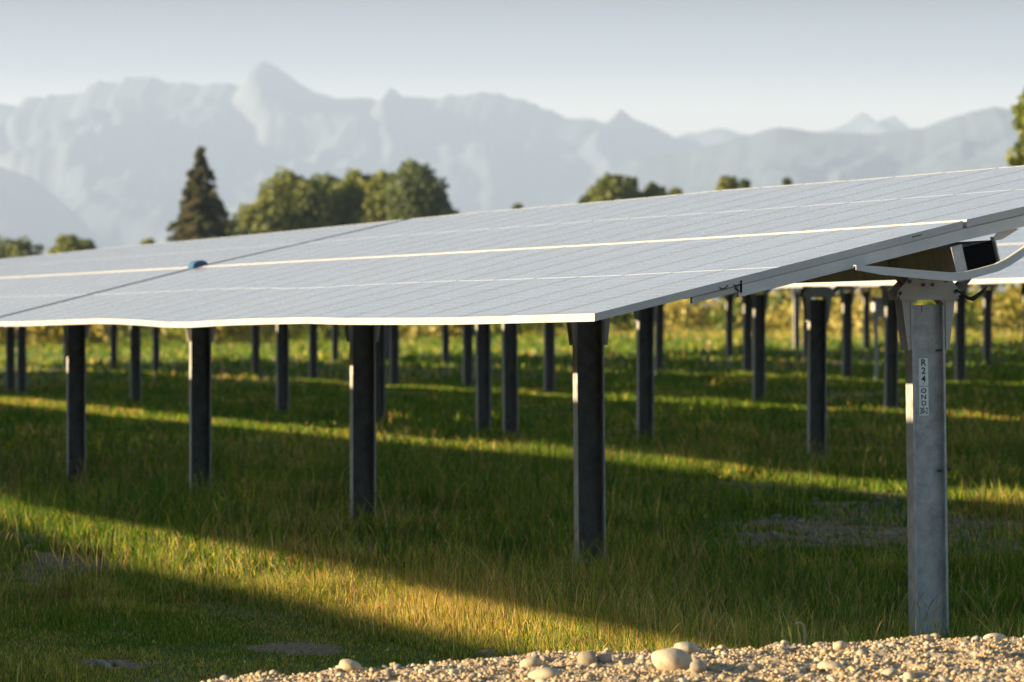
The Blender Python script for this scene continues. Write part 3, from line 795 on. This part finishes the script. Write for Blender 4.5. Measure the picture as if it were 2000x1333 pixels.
# slim conduit under the low end and its loops of cable
def along(qa_, qb_, drop, n=10): return [(q, float(f1(q, TS+.03))-drop-z0A) for q in np.linspace(qa_, qb_, n)]
qa_, qb_ = ex(1352)[0], ex(1449)[0]
mb = MB(); pts = along(qa_, qb_, .062, 4)
for a, b2 in zip(pts[:-1], pts[1:]):
    mb.hexa([(a[0], .01, a[1]-.016), (b2[0], .01, b2[1]-.016), (b2[0], .045, b2[1]-.016), (a[0], .045, a[1]-.016), (a[0], .01, a[1]+.016), (b2[0], .01, b2[1]+.016), (b2[0], .045, b2[1]+.016), (a[0], .045, a[1]+.016)])
mb.build('conduit', M_PLATE, trA)
mb = MB(); q, z = ep(1353, 572); mb.tube([(q, .028, z-.018), (q+.004, .028, z+.02)], .007, 6); q, z = ep(1446, 561); mb.box(q-.004, q+.006, -.002, .046, z-.03, z+.035); mb.build('end_stop', M_BLACK, trA)
def loop(x0, x1, yt, sag):
    p = []
    for i in range(9):
        u = i/8; q, z = ep(x0+(x1-x0)*u, yt-(x1-x0)*.24*u+sag*4*u*(1-u)); p.append((q, -.004, z))
    return p
mb = MB(); mb.tube(loop(1403, 1420, 561, 6), .0035, 6); mb.tube(loop(1430, 1447, 556, 4), .0035, 6)
q, z = ep(1434, 557); q2, z2 = ep(1442, 569); mb.tube([(q, 0, z), ((q+q2)/2-.004, 0, (z+z2)/2-.004), (q2, 0, z2)], .0045, 6)
mb.build('cable', M_CABLE, trA, True)
# maker's mark, too small to read, on the end of the lower module frame
mb = MB(); q, z = ep(1780, 463.5); q2, z2 = ep(1800, 458.5); sl2 = (z2-z)/(q2-q)
zc = z-.001
for i in range(7):
    a = q+(q2-q)*i/7; z_ = zc+sl2*(a-q); mb.add([(a, -.0006, z_-.003), (a+(q2-q)*.10, -.0006, z_-.003+sl2*(q2-q)*.1), (a+(q2-q)*.10, -.0006, z_+.004), (a, -.0006, z_+.004)], [(0, 1, 2, 3)])
mb.build('frame_mark', M_BLACK, trA)
# drooping cable end by the post head
mb = MB(); pts = []
for x, y in ((1868, 566), (1880, 574), (1893, 583), (1901, 584), (1910, 578), (1919, 571), (1930, 560)):
    q, z = ep(x, y, 25.9); pts.append((q, .5, z))
mb.tube(pts, [.006, .006, .009, .014, .012, .010, .003], 8); mb.build('cable_end', M_CABLE, trA, True)

# blue motor cover on the tube at the break between the two tables
mb = MB(); n = 10; hw, hh, dp = .075, .045, .12
zt = float(f1(0, TB-.17))
prof = [(-hw, -.05), (-hw, .005), (-hw*.8, .032), (-hw*.3, .048), (hw*.4, .046), (hw*.85, .028), (hw, 0), (hw, -.05)]
prof = prof[::-1]
mb.prism_y(prof, -dp, dp)
o = mb.build('motor_cover', M_BLUE, trA, False, .008); o.location = (0.0, TB-.17-TS, zt-z0A+.012)
o.rotation_euler = (0, -math.atan(.23), 0)

# other rows
def in_view(q, t, m=60):
    p = W(q, t); 
    if p.y < 5: return False
    x = px_of(p.x, p.y); return -m < x < 2000+m
tracker(2, 33.0, 32, 'solar panel table of the second row, seen at the right edge behind the front post')
tracker(2, 33.0+32*PITCH+.3, 32, 'second panel table of the second row, seen only from below')
tracker(2, 33.0+64*PITCH+.6, 60, 'far panel table of the second row', False)
rn = {3: 'third', 4: 'fourth', 5: 'fifth', 6: 'sixth', 7: 'seventh', 8: 'eighth'}
for k in range(3, 9):
    tracker(k, 40.0+4*(k-3), 115-6*(k-3), f'{rn[k]} row of solar panels counted from the front', False)
tracker(0, 22.6, 128, 'row of solar panels just outside the frame on the left', False)
tracker(-1, 22.35, 125, 'second row of solar panels outside the frame on the left', False)
# posts of the rows behind
off = {2: 52.86, 3: 74.3, 4: 100.3, 5: 121.0, 6: 133.0, 7: 150.0, 8: 171.0}
cnt = 0
for k in range(2, 9):
    q = BASE_Q+8.1*(k-1); f = row_height(k); j = 0
    PXS = {2: [1595, 1260, 997, 945, 740, 552, 265, 42, 20], 3: [1740, 1482, 1262, 1073, 914, 770, 612, 500, 395, 305, 222, 130]}.get(k)
    if PXS:
        ts = []
        for px in PXS:
            a = (px-1000)/FPX; zz = q/(a*c_+s_); ts.append(zz*(c_-a*s_))
        ts = [ts[0]-7.0]*(k == 2)+ts
    else: ts = [off[k]-7*13+7*i for i in range(40) if off[k]-7*13+7*i < 155]
    for t in ts:
        if t < {2: 33}.get(k, 40+4*(k-3)) or not in_view(q, t): continue
        p = copy_tree(proto if False else PROTO) if 'PROTO' in globals() else None
        if p is None:
            PROTO = P1; p = P1.copy(); COL.objects.link(p)
            for ch in list(P1.children):
                if ch.name.split('.')[0] in ('beam', 'head_plate', 'bearing_arc', 'bracket'):
                    c = ch.copy(); COL.objects.link(c); c.parent = p
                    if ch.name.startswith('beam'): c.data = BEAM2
            PROTO = p
        top = float(f(0, t))-.43-(.02 if k > 2 else .09)
        p.location = W(q, t, top-H0); p.rotation_euler = (0, R(random.uniform(-.5, .5)), TH+R(random.uniform(-1.5, 1.5)))
        p['label'] = f'dark steel post, {ORD[j]} from the right in the {ORD[k-1]} row of panels'
        p['group'] = f'posts under the {ORD[k-1]} panel row'; p['category'] = 'post'
        j += 1; cnt += 1
for k, ts in ((0, 23.4), (-1, 23.2)):
    q = BASE_Q+8.1*(k-1); f = row_height(k)
    for j in range(6):
        p = copy_tree(PROTO); t = ts+7*j; p.location = W(q, t, float(f(0, t))-.45-H0)
        p['label'] = f'steel post, {ORD[j]} under the {"first" if k == 0 else "second"} panel row outside the frame'; p['group'] = 'posts outside the frame on the left'
print('posts', cnt)

# small inverter box seen among far posts
mb = MB(); mb.box(-.19, .19, -.1, .1, 1.3, 1.72); bx = empty('inverter_box', W(33.4, 98, float(gz(33.4, 98))), TH)
mb.build('cabinet', plain('grey_cabinet', (.42, .43, .45), .5), bx, False, .02)
mb = MB(); mb.box(-.14, -.08, -.04, .04, -.1, 1.3); mb.box(.08, .14, -.04, .04, -.1, 1.3); mb.build('leg_frame', M_GALV, bx)
tag(bx, 'pale grey electrical cabinet on legs far back among the posts', 'cabinet')

# ------------------------------------------------------------------ trees
M_BARK = plain('bark', (.10, .075, .05), .9)
M_LEAF = leaf_mat('tree_leaf', .3)
def leaf_cloud(pts, size, rg, cols, flat=.3):
    n = len(pts); a = rg.normal(size=(n, 3)); a /= np.linalg.norm(a, axis=1)[:, None]
    b2 = np.cross(a, rg.normal(size=(n, 3))); b2 /= np.linalg.norm(b2, axis=1)[:, None]
    s2 = size*rg.uniform(.6, 1.4, (n, 1))
    V = np.stack([pts-a*s2, pts+b2*s2*.6, pts+a*s2, pts-b2*s2*.6], 1).reshape(-1, 3)
    F = np.arange(4*n).reshape(-1, 4)
    return V, F, np.repeat(cols, 4, 0)
def broadleaf(px, ytop, hw, dist, label, seed, tone=(1, 1, 1), ybase=None, nl=15000, name='broadleaf_tree', lobes=15, cbf=.08):
    rg = np.random.default_rng(seed)
    x = (px-1000)/FPX*dist; q = x*c_+dist*s_; t = -x*s_+dist*c_; z0 = float(gz(np.clip(q, -80, 200), np.clip(t, -50, 400)))
    H = ZC+(620-ytop)*dist/FPX-z0; Wd = 1.26*hw*dist/FPX
    root = empty(name, (x, dist, z0)); tag(root, label, 'tree', 'trees beyond the solar field')
    # limbs carry clusters
    mb = MB(); mb.tube([(0, 0, -.3), (.1, 0, H*.3), (-.05, .1, H*.6)], [H*.03, H*.022, H*.012], 8)
    cl = []
    cb = H*cbf
    for i in range(lobes):
        u = (i+.5)/lobes; zc = cb+(H-cb)*(.12+.76*u)
        rr = Wd*math.sqrt(max(.05, 1-((zc-(cb+.42*(H-cb)))/(.66*(H-cb)))**2))
        an = i*2.4+rg.uniform(-.5, .5); rad = rr*rg.uniform(.15, .6)
        c = np.array([math.cos(an)*rad, math.sin(an)*rad, zc]); R0 = min(rr, (H-cb)*.3)*rg.uniform(.78, 1.0)
        cl.append((c, R0)); mb.tube([(0, 0, H*.25), (c[0]*.5, c[1]*.5, (H*.25+c[2])/2), tuple(c)], [H*.012, H*.008, H*.003], 5)
    top = H-min(Wd*.42, H*.2); cl.append((np.array([0, 0, top]), H-top))
    mb.build('trunk', M_BARK, root)
    P = []; Cc = []
    per = nl//len(cl)
    for c, R0 in cl:
        d = rg.normal(size=(per, 3)); d /= np.linalg.norm(d, axis=1)[:, None]
        r = R0*(rg.random(per)**.45)*(1+.25*np.sin(d[:, 0]*5+c[2])*np.cos(d[:, 2]*4+c[0]))
        pts = c+d*r[:, None]*np.array([1, 1, .85]); P.append(pts)
        base = np.array([(.12, .145, .05), (.14, .16, .055), (.11, .135, .05)])[rg.integers(0, 3)]*rg.uniform(.85, 1.15)
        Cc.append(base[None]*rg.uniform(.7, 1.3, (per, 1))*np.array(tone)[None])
    V, F, C = leaf_cloud(np.concatenate(P), max(.13, dist/420*.23), rg, np.concatenate(Cc))
    npmesh('crown', V, F, M_LEAF, root, attrs={'tint': C})
    return root
def conifer(px, ytop, hw, dist, label, seed):
    rg = np.random.default_rng(seed)
    x = (px-1000)/FPX*dist; z0 = .6; H = ZC+(620-ytop)*dist/FPX-z0; Wd = 1.3*hw*dist/FPX
    root = empty('spruce_tree', (x, dist, z0)); tag(root, label, 'tree', 'trees beyond the solar field')
    mb = MB(); mb.tube([(0, 0, -.3), (0, 0, H*.98)], [H*.018, .03], 8); P = []; Cc = []
    nt_ = 48
    for i in range(nt_):
        u = i/nt_; z = H*(.06+.92*u**.92); L = Wd*1.25*(1-(z/H))**.88*rg.uniform(.85, 1.1)+.08
        nb = max(5, int(11*(1-u)+4))
        for k in range(nb):
            an = rg.uniform(0, 6.28); l = L*rg.uniform(.62, 1.12); m_ = max(12, int(l*70))
            f = rg.random(m_)**.7; rise = .12
            r = l*f; w = .30*l*(1-f*.5)*rg.normal(size=m_)*.35
            zz = z+rise*l*f-.35*l*f*f+rg.normal(size=m_)*.07-.05
            P.append(np.stack([np.cos(an)*r-np.sin(an)*w, np.sin(an)*r+np.cos(an)*w, zz], -1))
            b0 = np.array((.07, .085, .035) if rg.random() < .6 else (.11, .095, .05))*rg.uniform(.6, 1.3)
            Cc.append(b0[None]*rg.uniform(.7, 1.2, (m_, 1)))
            mb.tube([(0, 0, z), (math.cos(an)*l*.8, math.sin(an)*l*.8, z-.05*l)], [.03, .01], 4)
    mb.build('trunk', M_BARK, root)
    V, F, C = leaf_cloud(np.concatenate(P), .15, rg, np.concatenate(Cc)); npmesh('crown', V, F, M_LEAF, root, attrs={'tint': C})
conifer(392, 278, 78, 380, 'tall pointed brownish spruce standing alone above the panels', 3)
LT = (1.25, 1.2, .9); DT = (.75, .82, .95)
for a in [(508, 392, 44, 430, 'low rounded tree at the left end of the big clump', 1, LT),
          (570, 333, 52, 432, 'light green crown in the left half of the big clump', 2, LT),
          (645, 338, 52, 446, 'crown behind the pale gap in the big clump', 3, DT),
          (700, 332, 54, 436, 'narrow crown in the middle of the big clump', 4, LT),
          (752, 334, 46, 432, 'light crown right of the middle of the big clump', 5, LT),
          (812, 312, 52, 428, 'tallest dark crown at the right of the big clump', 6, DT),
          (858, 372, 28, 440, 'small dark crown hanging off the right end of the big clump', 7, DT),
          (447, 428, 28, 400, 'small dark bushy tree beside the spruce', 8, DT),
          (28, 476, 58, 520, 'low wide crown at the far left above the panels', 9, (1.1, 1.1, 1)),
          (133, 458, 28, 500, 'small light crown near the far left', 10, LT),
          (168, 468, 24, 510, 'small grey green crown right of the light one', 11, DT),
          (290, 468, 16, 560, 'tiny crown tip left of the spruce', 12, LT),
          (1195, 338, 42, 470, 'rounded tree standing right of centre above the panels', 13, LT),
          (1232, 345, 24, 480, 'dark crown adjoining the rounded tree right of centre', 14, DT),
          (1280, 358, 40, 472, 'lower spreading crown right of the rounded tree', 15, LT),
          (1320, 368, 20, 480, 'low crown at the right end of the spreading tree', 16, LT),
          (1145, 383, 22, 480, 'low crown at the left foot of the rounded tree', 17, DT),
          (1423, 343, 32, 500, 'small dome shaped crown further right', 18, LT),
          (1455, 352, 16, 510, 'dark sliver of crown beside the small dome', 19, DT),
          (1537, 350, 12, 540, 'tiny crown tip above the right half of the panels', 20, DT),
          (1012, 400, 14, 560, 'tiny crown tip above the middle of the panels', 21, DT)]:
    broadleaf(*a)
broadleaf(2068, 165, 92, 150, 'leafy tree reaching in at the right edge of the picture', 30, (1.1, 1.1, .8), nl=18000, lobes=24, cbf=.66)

# shrubs and young trees beyond the field, seen under the panels
rg0 = np.random.default_rng(77)
P = []; Cc = []
for i in range(190):
    dist = rg0.uniform(215, 330); px = rg0.uniform(-350, 2350); x = (px-1000)/FPX*dist
    h = rg0.uniform(1.0, 3.2)*(1.25 if px > 1700 else .85); w = rg0.uniform(1.2, 3.0); m_ = 330
    d = rg0.normal(size=(m_, 3)); d /= np.linalg.norm(d, axis=1)[:, None]; r = rg0.random(m_)**.5
    z0 = 1.0 if x > 0 else .6
    P.append(np.stack([x+d[:, 0]*r*w, dist+d[:, 1]*r*w, z0+h*.5+d[:, 2]*r*h*.55], -1))
    base = np.array([(.16, .20, .03), (.22, .25, .04), (.13, .17, .03), (.38, .32, .08), (.46, .33, .12)])[rg0.integers(2, 5) if 1150 < px < 1760 else rg0.integers(0, 4)]
    Cc.append(base[None]*.75*rg0.uniform(.7, 1.3, (m_, 1)))
V, F, C = leaf_cloud(np.concatenate(P), .2, rg0, np.concatenate(Cc))
tag(npmesh('shrubbery', V, F, M_LEAF, attrs={'tint': C}), 'band of sunlit yellow green shrubs beyond the last panel rows', 'shrubs', kind='stuff')

# unseen wood added behind the camera to block low sky light and darken posts
P = []; Cc = []
for i in range(150):
    x = rg0.uniform(-60, 150); y = rg0.uniform(-75, -50); h = rg0.uniform(5, 8); w = rg0.uniform(3, 5); m_ = 260
    d = rg0.normal(size=(m_, 3)); d /= np.linalg.norm(d, axis=1)[:, None]; r = rg0.random(m_)**.5
    P.append(np.stack([x+d[:, 0]*r*w, y+d[:, 1]*r*w, h*.5+d[:, 2]*r*h*.55], -1)); Cc.append(np.tile(np.array((.05, .075, .02)), (m_, 1)))
V, F, C = leaf_cloud(np.concatenate(P), .75, rg0, np.concatenate(Cc))
tag(npmesh('light_blocking_wood', V, F, M_LEAF, attrs={'tint': C}), 'dark wood added out of view behind the viewer to block low sky light', 'wood', kind='stuff')

P = []; Cc = []  # second unseen wood, added to shade the ground around the viewer
for i in range(150):
    x = rg0.uniform(-95, -52); y = rg0.uniform(-75, -9); h = rg0.uniform(10, 16); w = rg0.uniform(3, 5); m_ = 260
    d = rg0.normal(size=(m_, 3)); d /= np.linalg.norm(d, axis=1)[:, None]; r = rg0.random(m_)**.5
    P.append(np.stack([x+d[:, 0]*r*w, y+d[:, 1]*r*w, h*.5+d[:, 2]*r*h*.55], -1)); Cc.append(np.tile(np.array((.05, .075, .02)), (m_, 1)))
V, F, C = leaf_cloud(np.concatenate(P), .9, rg0, np.concatenate(Cc))
tag(npmesh('light_blocking_wood', V, F, M_LEAF, attrs={'tint': C}), 'dark wood added out of view at the left behind the viewer to shade the ground', 'wood', kind='stuff')

# ------------------------------------------------------------------ mountains
def mountain(name, prof, dist, depth, seed, rock, snow, rough=.16, step=4, xr=(-300, 2300)):
    """ridge whose skyline follows (px, py) at the given distance; slopes fall towards and away from us"""
    px = np.arange(xr[0], xr[1], step/ (dist/14000)); pr = np.array(prof)
    crest = (620-np.interp(px, pr[:, 0], pr[:, 1]))*dist/FPX
    crest = crest + (fbm(px*.05, px*0, seed, 6)-.5)*rough*150
    v = np.linspace(-1, 1, 161); PX, VV = np.meshgrid(px, v)
    X = (PX-1000)/FPX*dist; Y = dist+VV*depth
    X = X*(1+0*VV)
    prof_v = (1-np.abs(VV)**.85)
    DY = VV*depth; spur = fbm(X/700+seed+DY/1500, DY/1100, seed+3, 5)*2-1
    rid = 1-np.abs(fbm(X/420-DY/700, DY/620+seed, seed+9, 5)*2-1)*2.2
    wob = (fbm(X/2600+seed, DY/1000, seed+20, 4)-.5)*420*np.clip(np.abs(VV)*5, 0, 1)
    CW = np.interp((PX+wob).ravel(), px, crest).reshape(PX.shape)
    am = np.clip(np.abs(VV)*3.0, 0, 1)*np.clip(1.15-np.abs(VV), 0, 1)
    Zm = CW*(prof_v+am*(.30*spur+.20*(rid-.6)))
    Zm = np.where(np.abs(VV) < 1e-6, crest[None], np.minimum(Zm, crest[None]*(1-.30*np.abs(VV))))
    Zm = np.where(np.abs(VV) > .99, -30, np.maximum(Zm, -20))
    ny, nx = X.shape; idx = np.arange(nx*ny).reshape(ny, nx)
    F = np.stack([idx[:-1, :-1], idx[:-1, 1:], idx[1:, 1:], idx[1:, :-1]], -1).reshape(-1, 4)
    o = npmesh(name, np.stack([X, Y, Zm], -1).reshape(-1, 3), F, None, smooth=True)
    m, nt, b = newmat(name+'_rock')
    tc = N(nt, 'ShaderNodeTexCoord'); g = noise(nt, .0022, 7, vec=tc.outputs['Object'], rough=.65)
    sp = N(nt, 'ShaderNodeSeparateXYZ'); gn = N(nt, 'ShaderNodeNewGeometry'); nt.links.new(gn.outputs['Normal'], sp.inputs[0])
    sl = math_(nt, 'ADD', math_(nt, 'MULTIPLY', g, 1.0), math_(nt, 'MULTIPLY', sp.outputs[2], -.45))
    c = ramp_(nt, sl, [(.10, (.05, .075, .10)), (.28, (.09, .11, .13)), (.40, rock), (.60, snow)])
    nt.links.new(c, b.inputs['Base Color']); b.inputs['Roughness'].default_value = .95
    o.data.materials.append(m); tag(o, kind='structure'); return o
MAIN = [(-300, 215), (0, 200), (35, 205), (50, 192), (110, 188), (160, 178), (195, 160), (235, 165), (245, 152), (300, 150), (330, 162), (400, 165), (440, 160), (470, 172), (490, 140), (502, 124), (520, 122), (545, 135), (575, 155), (600, 172), (650, 190), (740, 196), (765, 172), (790, 188), (870, 190), (940, 180), (1000, 190), (1050, 205), (1110, 230), (1185, 238), (1210, 215), (1240, 232), (1300, 262), (1340, 270), (1400, 300), (1500, 380), (1600, 480), (2300, 560)]
FARP = [(-300, 500), (1100, 500), (1250, 300), (1330, 262), (1400, 250), (1450, 262), (1500, 275), (1600, 258), (1650, 245), (1668, 232), (1690, 217), (1712, 240), (1745, 226), (1775, 248), (1810, 262), (1900, 300), (2300, 330)]
HILL = [(-300, 520), (900, 480), (1100, 400), (1200, 330), (1250, 305), (1350, 295), (1450, 266), (1520, 248), (1600, 258), (1700, 262), (1800, 250), (1870, 225), (1940, 207), (1990, 215), (2060, 225), (2300, 180)]
LEFT = [(-300, 280), (-80, 310), (0, 325), (60, 345), (130, 400), (200, 470), (300, 540), (600, 580), (2300, 600)]
mountain('mountain_range', MAIN, 19500, 2600, 5, (.16, .17, .19), (.40, .35, .30))
mountain('far_peaks', FARP, 22500, 2000, 15, (.2, .2, .2), (.4, .37, .34), step=5)
mountain('wooded_hill', HILL, 15000, 2400, 25, (.17, .19, .19), (.25, .25, .24), rough=.05)
mountain('near_hill', LEFT, 16800, 1500, 35, (.26, .27, .27), (.36, .35, .33), rough=.05)

# ------------------------------------------------------------------ haze
HAZE = 8.0e-5
mb = MB(); mb.box(-26000, 26000, -3000, 27000, -60, 1060)
hz_m = bpy.data.materials.new('haze_air'); hz_m.use_nodes = True; nt = hz_m.node_tree; nt.nodes.clear()
ou = nt.nodes.new('ShaderNodeOutputMaterial'); pv = nt.nodes.new('ShaderNodeVolumePrincipled')
pv.inputs['Color'].default_value = (.405, .515, .735, 1); pv.inputs['Density'].default_value = HAZE; pv.inputs['Anisotropy'].default_value = 0.1
nt.links.new(pv.outputs[0], ou.inputs['Volume'])
tag(mb.build('haze', hz_m), kind='stuff')
